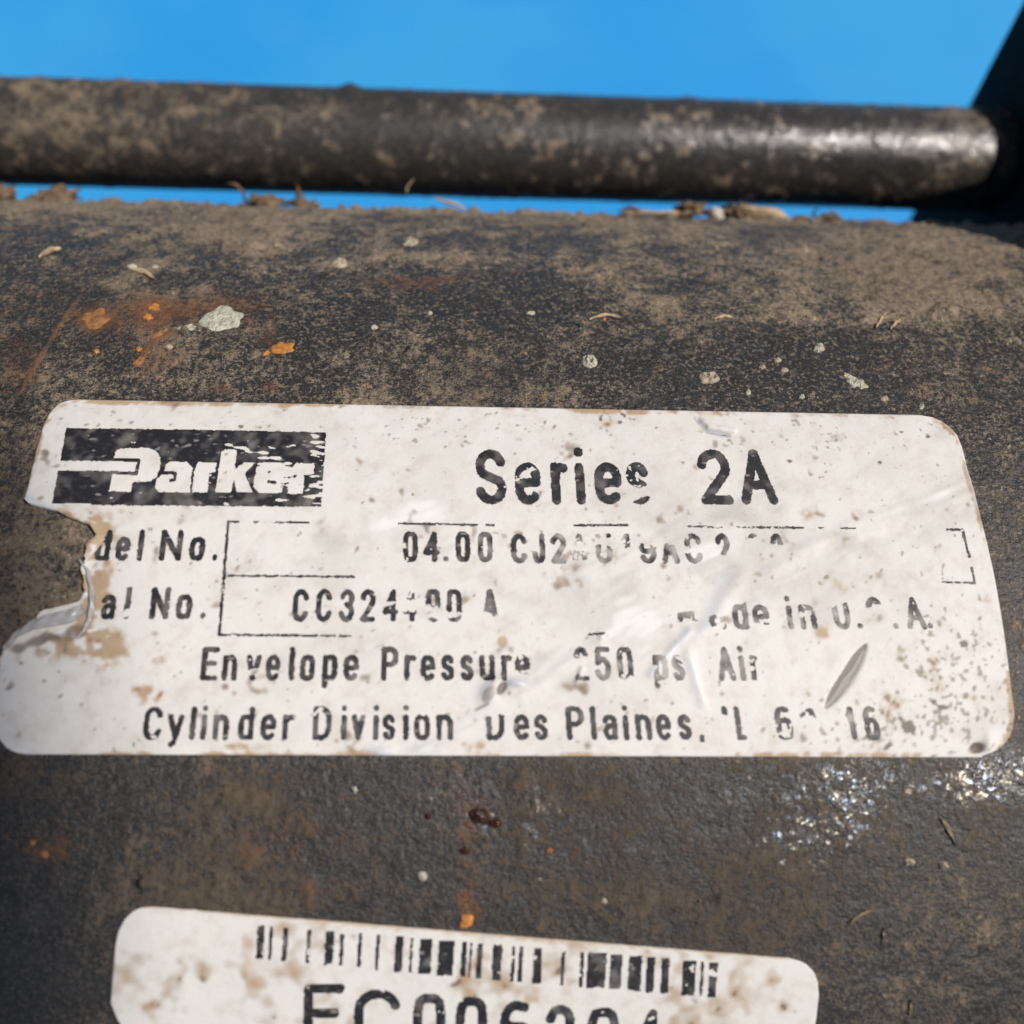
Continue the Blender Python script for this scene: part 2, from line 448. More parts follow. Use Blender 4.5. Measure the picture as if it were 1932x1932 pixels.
# ---- tie rods
def build_rod(angle_cam, detail=True, seed=3):
    yc, zc = ROD_C * math.sin(angle_cam), ROD_C * math.cos(angle_cam)
    cell = .2 if detail else 1.2
    X0, X1 = -113.0, 57.0
    if detail: X0 = -64.0
    nx = int((X1 - X0) / cell); nt_ = int(2 * math.pi * ROD_R / cell)
    X, T = np.meshgrid(np.linspace(X0, X1, nx), np.linspace(0, 2 * math.pi, nt_, endpoint=True))
    h = np.zeros_like(X); dust = np.full_like(X, .42)
    big, mid, sm = (fnoise(nt_, nx, cell, wl, seed + i) for i, wl in enumerate((6, 1.7, .7)))
    dust = dust + .06 * big + .10 * mid + .06 * sm
    view = np.cos(T - math.radians(28))          # more dust on the far shoulder
    if detail:
        px, py = project(np.stack([X, yc + ROD_R * np.sin(T), zc + ROD_R * np.cos(T)], -1))
        dust += .12 * sstep(500, 150, px) + .28 * gau(px, py, 1850, 300, 110, 160) - .22 * gau(px, py, 1250, 240, 430, 120) - .08
        rs = .05 + .08 * big + .45 * gau(px, py, 90, 182, 18, 10) + .45 * gau(px, py, 245, 176, 22, 12) + .3 * gau(px, py, 660, 170, 20, 10) \
             + .25 * gau(px, py, 1500, 235, 120, 10) + .3 * gau(px, py, 910, 190, 24, 10)
        q = sstep(1.5, 2.1, .8 * mid + .8 * sm + .3 * big)
        h = .010 * sm + .005 * mid + .05 * q; dust = np.maximum(dust, .9 * q)
        for cx, cy, r_, a in ((660,165,15,.45), (75,152,14,.2), (230,155,16,.2), (1300,180,20,.2)):
            h += a * gau(px, py, cx, cy, r_, r_)
        sh = (.25 + .55 * sstep(900, 1500, px)) * sstep(450, 900, px) * (1 + .25 * mid)
    else:
        rs = .1 + .1 * big; sh = 0 * X
    V = np.stack([X, yc + (ROD_R + h) * np.sin(T), zc + (ROD_R + h) * np.cos(T)], -1).reshape(-1, 3)
    A = {'dust': np.clip(dust, 0, 1).ravel(), 'rust': np.clip(rs, 0, 1).ravel(), 'wet': np.clip(sh, 0, 1).ravel()}
    Fc = grid_faces(nt_, nx)
    if detail:
        XX, TT = np.meshgrid(np.linspace(-113, X0, 20), np.linspace(0, 2 * math.pi, 40))
        P = np.stack([XX, yc + ROD_R * np.sin(TT), zc + ROD_R * np.cos(TT)], -1).reshape(-1, 3)
        Fc = np.vstack([Fc, grid_faces(40, 20, len(V))]); V = np.vstack([V, P])
        for k, v in (('dust', .5), ('rust', .1), ('wet', 0.)): A[k] = np.concatenate([A[k], np.full(len(P), v)])
    A['soil_shade'] = np.full(len(V), .35)
    return raw_mesh('tie_rod', V, Fc, M_ROD, cyl, attrs=A)
build_rod(ROD_A)
wa = ROD_A + TILT                                    # world angle of that rod from the vertical
for k, a in enumerate((-wa, math.pi - wa, math.pi + wa)):
    build_rod(a - TILT, False, 20 + 3 * k)

# ---- end caps: blocks with corner notches shaped for their shadow, in world directions (y far, z up)
CAP_X = 56.2
def build_cap(xa, xb):
    half = [(38, 64.7), (41.5, 62.5), (44.5, 51), (46.8, 41), (48.6, 35.2), (55, 35.2), (59, 38.8), (62, 44.5), (64, 45.5), (64.7, 44.5)]
    prof = [(y, z) for y, z in half] + [(64.7, -62.5), (62.5, -64.7)]
    prof = prof + [(-y, z) for y, z in reversed(prof)]
    n0 = len(prof)
    # fine outline
    pts = []
    for i in range(n0):
        a, b = np.array(prof[i]), np.array(prof[(i + 1) % n0]); k = max(1, int(np.hypot(*(b - a)) / 1.0))
        for j in range(k): pts.append(a + (b - a) * j / k)
    pts = np.array(pts); n = len(pts)
    rr = np.random.default_rng(5)
    ang = np.arange(n) / n * 2 * math.pi
    wob = sum(rr.normal() * np.sin(k * ang + rr.uniform(0, 6)) / k for k in (3, 5, 9, 17, 33, 60)) * .25
    V = []; rings = []
    ch = .9
    scs = [(xa, 1 - 34 / 64.7), (xa, 1 - 20 / 64.7), (xa, 1 - 8 / 64.7), (xa, 1 - ch / 64.7), (xa + ch * .3, 1 - ch * .3 / 64.7), (xa + ch, 1)] if xa < xb else None
    xs = [(xa, .45), (xa, .7), (xa, .9), (xa, .985), (xa + .35 * np.sign(xb - xa), .996), (xa + 1.0 * np.sign(xb - xa), 1.0)]
    xs += [(xa + (xb - xa) * t, 1.0) for t in (.25, .5, .75)] + [(xb - 1.0 * np.sign(xb - xa), 1.0), (xb, .985), (xb, .6), (xb, .001)]
    for x, s in xs:
        nn = rr.normal(size=n) * .05
        P = np.stack([np.full(n, x) + (nn if .8 < s < .99 else 0), pts[:, 0] * s + wob * (s > .9) * .3, pts[:, 1] * s - 0], -1)
        V.append(P)
    V = np.vstack(V); m_ = len(xs)
    Fc = []
    for i in range(m_ - 1):
        for j in range(n):
            Fc.append((i * n + j, i * n + (j + 1) % n, (i + 1) * n + (j + 1) % n, (i + 1) * n + j))
    o = raw_mesh('end_cap', V * MM, np.array(Fc), M_CAP, cyl, smooth=False, world=False)
    return o
build_cap(CAP_X, CAP_X + 42)
build_cap(-112, -154)

# ------------------------------------------------------------------ stickers
def sticker_height(X, S, PX, PY, amp=1.0):
    """wrinkles, blisters and tears of the maker label (mm)"""
    h = np.zeros_like(X)
    def ridge(pts, wd, a):
        nonlocal h
        d = poly_dist(PX, PY, pts); h += a * np.exp(-(d / wd)**2)
    ridge(((832,1416),(880,1375),(925,1335),(965,1312)), 14, .05)
    ridge(((985,1312),(1035,1282),(1075,1245),(1130,1215)), 12, .10)
    ridge(((1400,1085),(1365,1140),(1340,1180),(1300,1215)), 16, .10)
    ridge(((1300,1190),(1262,1232),(1228,1272)), 9, .09)
    ridge(((1300,1238),(1312,1280),(1326,1325)), 11, .08)
    ridge(((1316,790),(1334,812),(1372,820)), 5, -.14)
    ridge(((1325,796),(1345,806),(1385,812)), 5, .08)
    ridge(((1590,990),(1680,965),(1760,932),(1832,905)), 7, .035)
    ridge(((1500,1040),(1620,990),(1720,975),(1840,925)), 10, .05)
    ridge(((1450,1080),(1560,1020),(1660,1000)), 12, .05)
    ridge(((700,985),(760,1010),(850,1000)), 16, .05)
    ridge(((1088,1290),(1098,1262)), 5, .15)
    h += .35 * gau(PX, PY, 928, 1305, 26, 18, 55) - .28 * gau(PX, PY, 947, 1298, 16, 8, 58)
    h += .15 * gau(PX, PY, 975, 1288, 18, 8, -20)
    h += .14 * gau(PX, PY, 720, 1418, 26, 10) + .10 * gau(PX, PY, 795, 1415, 22, 9, 25)
    sl_ = _lens(PX, PY, 1598, 1277, 76, 16, 56)
    h += -.11 * sstep(-.05, .35, sl_)
    h += -.12 * gau(PX, PY, 1842, 1412, 14, 12) + .20 * gau(PX, PY, 1864, 1406, 10, 16)
    return h * amp

def torn_lift(PX, PY):
    d = poly_dist(PX, PY, ((50,946),(84,960),(127,978),(170,992),(183,1014),(162,1040),(156,1075),(161,1122)))
    return .22 * np.exp(-(d / 9)**2)

def build_sticker(name, outL, outR, ang, cell, hfun, base, field, parent, label=None):
    ca, sa = math.cos(ang), math.sin(ang)
    def to_ab(x, s): return x * ca + s * sa, -x * sa + s * ca
    def to_xs(a, b): return a * ca - b * sa, a * sa + b * ca
    L = np.array(outL, float); Rr = np.array(outR, float)
    la, lb = to_ab(*unproject(L[:, 0], L[:, 1])); ra, rb = to_ab(*unproject(Rr[:, 0], Rr[:, 1]))
    def mono(a, b):
        o = np.argsort(b); return a[o], b[o]
    la, lb = mono(la, lb); ra, rb = mono(ra, rb)
    b0, b1 = min(lb[0], rb[0]), max(lb[-1], rb[-1])
    nb = int((b1 - b0) / cell); na = int((max(ra) - min(la)) / cell)
    t = np.linspace(0, 1, nb)
    B = b0 + (b1 - b0) * t
    LA = np.interp(B, lb, la); RA = np.interp(B, rb, ra)
    _b = lambda y: float(unproject(80., float(y))[1])
    rr = np.random.default_rng(4)
    LA = LA + np.convolve(rr.normal(size=nb), np.ones(5) / 5, 'same') * np.where((B > _b(1240)) & (B < _b(960)), .16, .02) if name == 'maker_label' else LA
    U = np.linspace(0, 1, na)
    AA = LA[:, None] + (RA - LA)[:, None] * U[None, :]
    BB = np.repeat(B[:, None], na, 1)
    X, S = to_xs(AA, BB)
    PX, PY = project(surf(X, S, base))
    h = base + hfun(X, S, PX, PY)
    att = field(X, S, PX, PY, nb, na, cell)
    V = surf(X, S, 0); th = S / R_TUBE
    V = np.stack([X, (R_TUBE + h) * np.sin(th), (R_TUBE + h) * np.cos(th)], -1).reshape(-1, 3)
    Fc = grid_faces(nb, na)
    # rim down to the steel: real thickness
    idx = np.arange(nb * na).reshape(nb, na)
    loop = np.concatenate([idx[0, :], idx[1:, -1], idx[-1, -2::-1], idx[-2:0:-1, 0]])
    P = V[loop]; rad = np.hypot(P[:, 1], P[:, 2]); k = (R_TUBE - .05) / rad
    low = P.copy(); low[:, 1] *= k; low[:, 2] *= k
    n = len(loop); off = len(V)
    q = np.stack([loop, off + np.arange(n), off + (np.arange(n) + 1) % n, np.roll(loop, -1)], -1)
    V = np.vstack([V, low]); Fc = np.vstack([Fc, q])
    A = {kk: np.concatenate([v.ravel(), v.ravel()[loop]]) for kk, v in att.items()}
    o = raw_mesh(name, V, Fc, M_STICK, parent, attrs=A)
    if label: o['label'] = label
    return o

def _lens(PX, PY, cx, cy, a, b, an):
    c, s = math.cos(math.radians(an)), math.sin(math.radians(an))
    u = (PX - cx) * c - (PY - cy) * s; v = (PX - cx) * s + (PY - cy) * c
    return np.clip(1 - np.abs(u / a)**3.2, 0, 1)**.8 - np.abs(v + .06 * u * (u > 0)) / b - 2 * (np.abs(u) > a)

def maker_field(X, S, PX, PY, ny, nx, cell):
    N = lambda wl, seed, **k: nsample(X, S, wl, seed, **k)
    big, mid, sm, fine = N(4, 41), N(1.3, 42), N(.45, 43), N(.22, 44)
    G = lambda *a: gau(PX, PY, *a)
    st = .05 + .03 * big
    for a, k in (((110,1210,70,26), .7), ((205,1225,45,26), .95), ((290,1245,30,26), .45), ((275,1310,30,20), .7), ((195,1130,20,120), .6),
                 ((182,1010,22,26), 1.1), ((60,1240,50,16), .55), ((930,1225,22,60), .15), ((450,1410,40,8), .6), ((900,1408,60,12), .5), ((680,1418,30,8), .4),
                 ((1340,805,26,14), .5), ((1450,803,18,12), .45), ((1516,972,20,14), .45), ((930,925,20,12), .5), ((1700,1330,180,60), .28),
                 ((1800,1240,90,80), .22), ((1540,1130,60,40), .12), ((1550,1195,12,14), .6), ((1640,1120,200,60), .12), ((1330,870,100,40), .12),
                 ((820,1200,60,16), .3), ((1060,1210,60,20), .2), ((640,775,16,16), .3), ((520,775,14,14), .3), ((1150,800,26,10), .25), ((1864,1130,8,10), .7)):
        st += k * G(*a)
    de = poly_dist(PX, PY, OUT_L[::-1] + [(150,757),(950,771),(1650,785)] + OUT_R + [(950,1424),(52,1423)])
    st += .65 * np.exp(-(de / 5)**2) * (1 + .6 * big)
    dt = poly_dist(PX, PY, ((140,985),(175,996),(183,1014),(165,1036),(158,1060),(162,1120),(170,1180)))
    st += 1.1 * np.exp(-(dt / 17)**2) + .5 * np.exp(-(dt / 40)**2)
    st = np.clip(sstep(.14, 1.1, st * (1 + .45 * mid + .4 * sm + .3 * fine)), 0, 1)
    st = np.maximum(st, .45 * sstep(1.9, 3.0, .8 * sm + .8 * mid) )
    st = np.maximum(st, .9 * sstep(.8, 1.3, G(948,1211,12,13) * 2.1))
    # specks
    dens = .75 * G(1770,1330,190,90) + .45 * G(1820,1210,100,110) + .40 * G(1660,1385,260,40) + .20 * G(1300,800,500,40) + .12 * G(1500,870,300,90)
    dens += .18 * G(900,820,400,40) + .3 * G(110,1200,80,30) + .20 * G(820,1200,120,20) + .10
    v = 1.05 * fine + .25 * sm
    speck = .70 * sstep(2.15, 3.2, v + 1.9 * dens + .25 * mid * (dens > .15))
    for x, y, r in ((1133,792,5), (1489,871,5), (1700,813,5), (1750,823,6), (1146,812,4), (778,933,4), (1818,1215,9), (1774,1328,16), (1718,1374,18), (1677,1410,10), (1695,1353,10),
                    (1480,925,4), (1660,872,4), (1175,783,7), (671,792,4), (1095,858,4), (1640,855,3), (455,805,5), (1170,796,4), (1640,1390,8), (1575,1385,6)):
        speck = np.maximum(speck, sstep(.35, .6, G(x, y, r, r * .8) * (1 + .45 * sm + .35 * fine)))
    # slit, wrinkle, blister and corner colours: bare adhesive and dark brown
    lens = lambda cx, cy, a, b, an: G(cx, cy, a, b, an)
    slit = lambda cx, cy, a, b, an: _lens(PX, PY, cx, cy, a, b, an)
    sl_ = slit(1598,1277,74,12.5,56)
    side = ((PX - 1598) * math.sin(math.radians(56)) + (PY - 1277) * math.cos(math.radians(56)))
    dk = .85 * sstep(-.02, .10, sl_) * sstep(3, -2, side + 1.2 * sm)
    dk = np.maximum(dk, .95 * sstep(.40, .6, lens(1843,1412,17,14,10) + .05 * sm))
    dk = np.maximum(dk, .80 * sstep(.35, .6, lens(947,1298,17,9,58)))
    d = poly_dist(PX, PY, ((1312,788),(1334,812),(1370,819)))
    dk = np.maximum(dk, .5 * sstep(6, 2.5, d))
    d2 = poly_dist(PX, PY, ((895,1325),(915,1310)))
    dk = np.maximum(dk, .6 * sstep(4, 1.5, poly_dist(PX, PY, ((898,1339),(920,1328)))))
    dk = np.maximum(dk, .75 * sstep(.35, .75, G(60,1215,70,14,22) + .14 * sm + .14 * mid) + 0)
    dk = np.maximum(dk, .6 * sstep(.45, .8, G(140,1195,40,18) + .12 * sm + .1 * mid))
    speck = np.maximum(speck * .85, dk)
    bare = np.maximum(sstep(-.02, .10, sl_), .8 * sstep(.35, .6, lens(921,1311,20,12,62)))
    bare = bare * (1 - dk)
    film = np.zeros_like(st)
    painted_glare = .9 * G(800,965,60,30) + .7 * G(720,985,40,30) + .8 * G(1180,1180,90,40) + .8 * G(1330,1040,120,30,10) + .5 * G(1500,1080,140,26,20) + .7 * G(1100,1010,60,40) + .6 * G(1250,1240,60,20) + .4 * G(600,900,40,20) + .6 * G(1790,930,60,14,25) + .5 * G(900,1350,90,12,28) + .5 * G(1160,1130,200,50)  # where the painted glare whitens the label
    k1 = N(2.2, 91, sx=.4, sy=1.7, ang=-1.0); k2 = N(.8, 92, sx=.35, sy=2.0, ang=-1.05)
    painted_glare = .85 * sstep(.25, 1.25, painted_glare * (1 + .35 * k1 + .3 * k2 + .25 * mid))
    reg = .55 * G(1150,1060,420,90) + .5 * G(1550,980,300,60) + .5 * G(1100,1260,260,70) + .4 * G(1300,1110,240,60) + .35 * G(900,1180,260,50) + .3 * G(450,1000,300,80) + .25
    smear = np.clip(.5 * reg * sstep(.2, 2.4, k1 + .4 * k2 + .4 * mid) + .35 * reg * sstep(-.3, 1.8, big + .6 * mid + .3 * sm) + .08 * sstep(0, 2, big), 0, .7) * (1 - painted_glare)
    for pts, wd, k in ((((1365,1095),(1345,1150),(1325,1190)), 14, .5), (((1300,1190),(1262,1232),(1228,1272)), 7, .75), (((1303,1250),(1316,1290),(1326,1322)), 9, .6),
                       (((1316,790),(1334,812),(1372,820)), 5, .8), (((1824,880),(1842,950)), 5, .6), (((50,940),(90,963),(126,984)), 7, .6),
                       (((700,1418),(735,1416)), 10, .6), (((780,1415),(830,1395)), 8, .5), (((965,1290),(990,1286)), 9, .8), (((912,1305),(922,1292)), 9, .5)):
        film = np.maximum(film, k * .85 * sstep(wd * 1.7, 0, poly_dist(PX, PY, pts) + 1.5 * sm))
    film = film * (1 - dk)
    return {'stain': st, 'speck': np.clip(speck, 0, 1), 'film': np.clip(film, 0, 1) * (1 - bare), 'bare': bare, 'painted_glare': painted_glare, 'smear': smear}

BASE = .16
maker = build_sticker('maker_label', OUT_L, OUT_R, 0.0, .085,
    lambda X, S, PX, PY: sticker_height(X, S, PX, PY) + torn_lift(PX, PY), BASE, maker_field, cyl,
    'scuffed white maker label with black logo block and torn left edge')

def bar_field(X, S, PX, PY, ny, nx, cell):
    N = lambda wl, seed: nsample(X, S, wl, seed)
    mid, sm, fine = N(1.3, 52), N(.5, 53), N(.25, 54)
    G = lambda *a: gau(PX, PY, *a)
    st = .04 + .04 * mid
    for a, k in (((470,1800,20,60), .5), ((1380,1880,60,60), .35), ((1440,1850,60,60), .2), ((270,1890,30,30), .3), ((700,1900,60,40), .2), ((1100,1880,300,40), .2), ((900,1760,300,10,-5), .4)):
        st += k * G(*a)
    st = np.clip(sstep(.12, 1.0, st + .22 * mid + .14 * sm), 0, 1)
    dens = .10 + .32 * G(1300,1870,240,80) + .15 * G(700,1900,300,50)
    speck = .7 * sstep(2.9, 3.6, .55 * fine + .95 * sm + 2.0 * dens + .3 * mid)
    d = poly_dist(PX, PY, ((280,1708),(450,1723),(966,1766),(1316,1793),(1496,1808)))
    st = np.maximum(st, .7 * sstep(6, 2, d + 2 * sm))
    return {'stain': st, 'speck': speck, 'film': np.zeros_like(st), 'bare': np.zeros_like(st), 'painted_glare': .3 * sstep(.5, 2, mid), 'smear': .35 * sstep(.2, 2, mid + .5 * sm)}
BL = [(290,1710),(270,1710.5),(252,1718),(236,1733),(224,1756),(219,1780),(214,1840),(210,1890),(222,1920),(240,1950),(280,1985)]
BR = [(1488,1809),(1505,1811.5),(1520,1818),(1534,1832),(1541,1850),(1543,1875),(1538,1920),(1531,1960),(1515,1990),(1490,2010),(1440,2026)]
x_, s_ = unproject([450, 1316], [1725, 1795]); ANG2 = math.atan2(s_[1] - s_[0], x_[1] - x_[0])
barlab = build_sticker('barcode_label', BL, BR, ANG2, .11, lambda X, S, PX, PY: 0.03 * np.sin(X * .5) + 0 * S, .15, bar_field, cyl,
    'white barcode sticker cut by the lower edge of the picture')

# ------------------------------------------------------------------ lettering: stroke glyphs (cap height 1)
def arc(cx, cy, rx, ry, a0, a1, n=12):
    t = np.radians(np.linspace(a0, a1, n)); return [(cx + rx * math.cos(a), cy + ry * math.sin(a)) for a in t]
def oval(x0, y0, x1, y1, e=.55):
    t = np.linspace(0, 2 * math.pi, 33); cx, cy, rx, ry = (x0 + x1) / 2, (y0 + y1) / 2, (x1 - x0) / 2, (y1 - y0) / 2
    return [(cx + rx * np.sign(math.cos(a)) * abs(math.cos(a))**e, cy + ry * np.sign(math.sin(a)) * abs(math.sin(a))**(e * 1.1)) for a in t]
XH = .72
G = {  # x 0..1 is stretched to the width of the letter
 'C': [arc(.5,.70,.5,.30,15,180) + arc(.5,.30,.5,.30,180,345)],
 'J': [[(1,1),(1,.28)] + arc(.5,.28,.5,.28,0,-180)],
 '0': [oval(0,0,1,1)], 'o': [oval(0,0,1,XH)], 'O': [oval(0,0,1,1)],
 '1': [[(.15,.78),(.75,1),(.75,0)]],
 '2': [arc(.5,.72,.5,.28,170,-35) + [(0,0),(1,0)]],
 '3': [arc(.5,.74,.5,.26,165,-80) , arc(.45,.27,.55,.27,85,-165)],
 '4': [[(.78,0),(.78,1),(0,.28),(1,.28)]],
 '5': [[(.95,1),(.1,1),(.05,.55)] + arc(.48,.33,.52,.33,120,-160)],
 '6': [[(.85,.97),(.5,1)] + arc(.5,.70,.5,.30,90,180) + [(0,.3)], oval(0,0,1,.6)],
 '9': [oval(0,.4,1,1), [(1,.7),(1,.3)] + arc(.5,.3,.5,.3,0,-150)],
 'A': [[(0,0),(.5,1),(1,0)], [(.18,.33),(.82,.33)]],
 'D': [[(0,0),(0,1),(.4,1)] + arc(.4,.68,.6,.32,90,0) + arc(.4,.32,.6,.32,0,-90) + [(0,0)]],
 'E': [[(1,1),(0,1),(0,0),(1,0)], [(0,.52),(.85,.52)]],
 'I': [[(.5,0),(.5,1)]], 'L': [[(0,1),(0,0),(1,0)]],
 'M': [[(0,0),(0,1),(.5,.3),(1,1),(1,0)]],
 'N': [[(0,0),(0,1),(1,0),(1,1)]],
 'P': [[(0,0),(0,1),(.5,1)] + arc(.5,.74,.5,.26,90,-90) + [(0,.48)]],
 'S': [arc(.5,.75,.48,.25,15,230) + [(.7,.45)] + arc(.5,.25,.5,.25,45,-165)],
 'U': [[(0,1),(0,.28)] + arc(.5,.28,.5,.28,180,360) + [(1,1)]],
 'a': [arc(.45,XH-.2,.5,.2,160,0) + [(.95,0)], [(.95,.42),(.4,.40)] + arc(.4,.2,.4,.2,90,270) + [(.75,.02),(.95,.15)]],
 'd': [oval(0,0,1,XH), [(1,0),(1,1)]],
 'e': [[(0,.36),(1,.38)] + arc(.5,XH-.24,.5,.24,0,180) + arc(.5,.24,.5,.24,180,318)],
 'i': [[(.5,0),(.5,XH-.02)], [(.5,1.03),(.5,1.04)]],
 'l': [[(.5,0),(.5,1)]],
 'n': [[(0,0),(0,XH)], [(0,XH-.22)] + arc(.5,XH-.24,.5,.24,170,0) + [(1,0)]],
 'p': [[(0,XH),(0,-.27)], oval(0,0,1,XH)],
 'r': [[(0,0),(0,XH)], [(0,XH-.25)] + arc(.7,XH-.28,.7,.27,165,70)],
 's': [arc(.5,XH-.18,.46,.18,20,215) + [(.65,.34)] + arc(.5,.18,.48,.18,35,-160)],
 'u': [[(0,XH),(0,.24)] + arc(.5,.24,.5,.24,180,350), [(1,XH),(1,0)]],
 'v': [[(0,XH),(.5,0),(1,XH)]],
 'y': [[(0,XH),(.52,.02)], [(1,XH),(.45,-.18),(.2,-.24)]],
 '.': [[(.5,.03),(.5,.06)]], ',': [[(.55,.06),(.4,-.12)]],
}
def lean(x): return (800 - x) / 4300.0

# (letter, left, right, baseline, cap height, stroke, kept bands or None, wear 0..1), photo pixels at 1932
T = []
def row(s, base, cap, stroke):
    for e in s:
        ch, a, b = e[:3]; keep = e[3] if len(e) > 3 else None; wear = e[4] if len(e) > 4 else .05
        T.append((ch, a, b, base, cap, stroke, keep, wear))
row([('S',898,954,None,.18),('e',972,1019,None,.15),('r',1040,1072,None,.2),('i',1082,1106,None,.15),('e',1122,1171,None,.1),('s',1181,1224,[(.40,1),(.0,.08)],.2),
     ('2',1319,1378,None,.12),('A',1394,1461,None,.2)], 951, 102, 15.2)
row([('d',181,209,None,0),('e',220,246),('l',258,274),('N',303,344),('o',359,387),('.',398,412)], 1058, 58, 9.5)
row([('0',761,788,None,.3),('4',799,829,None,.15),('.',836,848),('0',860,887,None,.2),('0',902,929,None,.25)], 1060, 56, 9)
row([('C',965,994),('J',1005,1028),('2',1040,1068,None,.25),('A',1079,1108,[(.75,1),(.15,.45)],.55),('U',1125,1155,[(0,.62),(.9,1)],.4),('1',1172,1192,[(.55,1)],.3),
     ('9',1206,1237,[(0,.62)],.5),('A',1248,1280,[(0,.62)],.5),('C',1293,1324,[(.5,1),(0,.35)],.3),('2',1352,1377,[(.25,1)],.3),('6',1413,1434,[(.86,1)],.5),('2',1456,1478,[(.6,1)],.5)], 1063, 56, 9)
row([('a',193,220),('l',233,250,[(.3,1),(.03,.12)],.2),('N',285,320,None,.35),('o',334,363),('.',375,389)], 1168, 60, 9.5)
row([('C',553,582),('C',597,626),('3',642,668),('2',681,708),('4',723,751,[(.0,.5),(.65,1)],.5),('4',761,786,[(0,.3),(.65,.9)],.5),('9',804,831,[(.5,1),(0,.1)],.35),
     ('0',843,871,[(.3,1),(.0,.15)],.4),('A',910,940,[(.2,1)],.5)], 1173, 61, 9)
row([('M',1279,1314,[(.25,.5)],.6),('a',1336,1368,[(.0,.4)],.75),('d',1382,1410,[(0,.8)],.35),('e',1420,1450,[(.2,1)],.3),('i',1480,1498,None,.5),('n',1508,1538,None,.55),
     ('U',1572,1602,[(0,.66)],.6),('.',1618,1630,None,.5),('S',1637,1666,[(.68,1)],.1),('.',1686,1698),('A',1708,1743,None,.3),('.',1751,1763)], 1187, 60, 9)
row([('E',381,412),('n',421,448,None,.25),('v',465,493,[(0,.12),(.3,1)],.4),('e',503,529),('l',544,558),('o',567,594),('p',609,637),('e',649,677),('P',720,752),('r',763,786),
     ('e',794,821),('s',832,857),('s',869,893),('u',905,933),('r',946,967),('e',972,999,[(.25,1)],.3),
     ('2',1084,1110,[(.72,1),(0,.12)],.4),('5',1123,1152,None,.3),('0',1165,1194,[(.12,1)],.35),('p',1232,1259,None,.6),('s',1268,1290,None,.55),
     ('A',1354,1385,None,.45),('i',1393,1406,None,.5),('r',1415,1430,None,.6)], 1284, 63, 9.2)
row([('C',272,306),('y',317,347),('l',358,371),('i',379,392),('n',403,432),('d',451,479),('e',493,521),('r',534,558),('D',591,625),('i',643,656),('v',664,689),('i',703,716),
     ('s',722,746),('i',760,772),('o',782,811),('n',824,854),('D',918,951,[(0,.78)],.25),('e',970,998),('s',1008,1033),('P',1069,1102),('l',1113,1126),('a',1138,1165),('i',1174,1187),
     ('n',1199,1228),('e',1238,1265),('s',1279,1303),(',',1316,1326),('I',1364,1376,[(.78,1)],.3),('L',1388,1406,None,.3),('6',1464,1494,None,.5),('0',1512,1540,[(.6,1)],.8),
     ('1',1598,1614,None,.3),('6',1631,1657,None,.45)], 1396, 63, 9.2)
# bars of the form frame: (points, width, wear)
LINES = [([(431,984),(414,1197)], 5.5, .1), ([(430,984),(450,984.5)], 4, .3), ([(480,985),(582,986)], 3.6, .25), ([(752,988),(900,990.5)], 4, .55), ([(918,990.5),(932,991)], 4, .4),
         ([(1084,991),(1183,991)], 4, .3), ([(1299,993),(1362,995)], 3.8, .6), ([(1386,994.5),(1516,996)], 4, .3), ([(1545,996),(1620,998)], 3.5, .8),
         ([(1787,999),(1816,1000),(1829,1051)], 4.5, .15), ([(1834,1072),(1839,1099)], 5, .25), ([(1779,1098),(1838,1100)], 3.6, .4),
         ([(424,1086),(667,1088.5)], 4, .25), ([(414,1197.5),(598,1199.5)], 4.2, .2), ([(606,1199.5),(662,1200)], 4, .7), ([(1112,1197),(1142,1195)], 4, .4)]
# logo, in pixels of a 3024 crop: x = zx*.3307, y = 734.7 + zy*.3307
Z = lambda pts: [(x * .3307, 734.7 + y * .3307) for x, y in pts]
LOGO_BOX = Z([(380,222),(1100,230),(1862,246),(1832,670),(1000,664),(295,657),(322,520)])
LOGO_WHITE = [Z(q) for q in (
 [(310,407),(785,411),(768,470),(310,463)],
 [(648,398),(655,360),(690,335),(850,335),(890,350),(918,390),(915,450),(895,500),(860,524),(758,530),(748,585),(622,583),(640,500),(645,476),(775,484),(795,402)],
 [(945,430),(975,412),(1068,414),(1100,445),(1082,588),(905,586),(886,560),(893,510),(925,490),(1000,480),(935,470)],
 [(1112,455),(1135,415),(1238,418),(1230,472),(1196,478),(1184,587),(1094,587)],
 [(1262,360),(1285,342),(1352,345),(1338,455),(1392,418),(1452,420),(1398,485),(1442,588),(1352,588),(1332,510),(1318,588),(1228,588)],
 [(1462,450),(1500,415),(1605,416),(1642,445),(1630,500),(1528,508),(1525,535),(1622,538),(1608,592),(1478,592),(1446,560)],
 [(1655,450),(1690,418),(1795,424),(1788,482),(1738,490),(1730,600),(1640,596)])]
LOGO_BLACK = [(Z([(636,401),(794,405),(778,482),(636,474)]), 3.0), (Z([(932,474),(1000,478),(998,515),(975,520)]), 3.0), (Z([(1520,508),(1560,470),(1590,470)]), 2.6)]

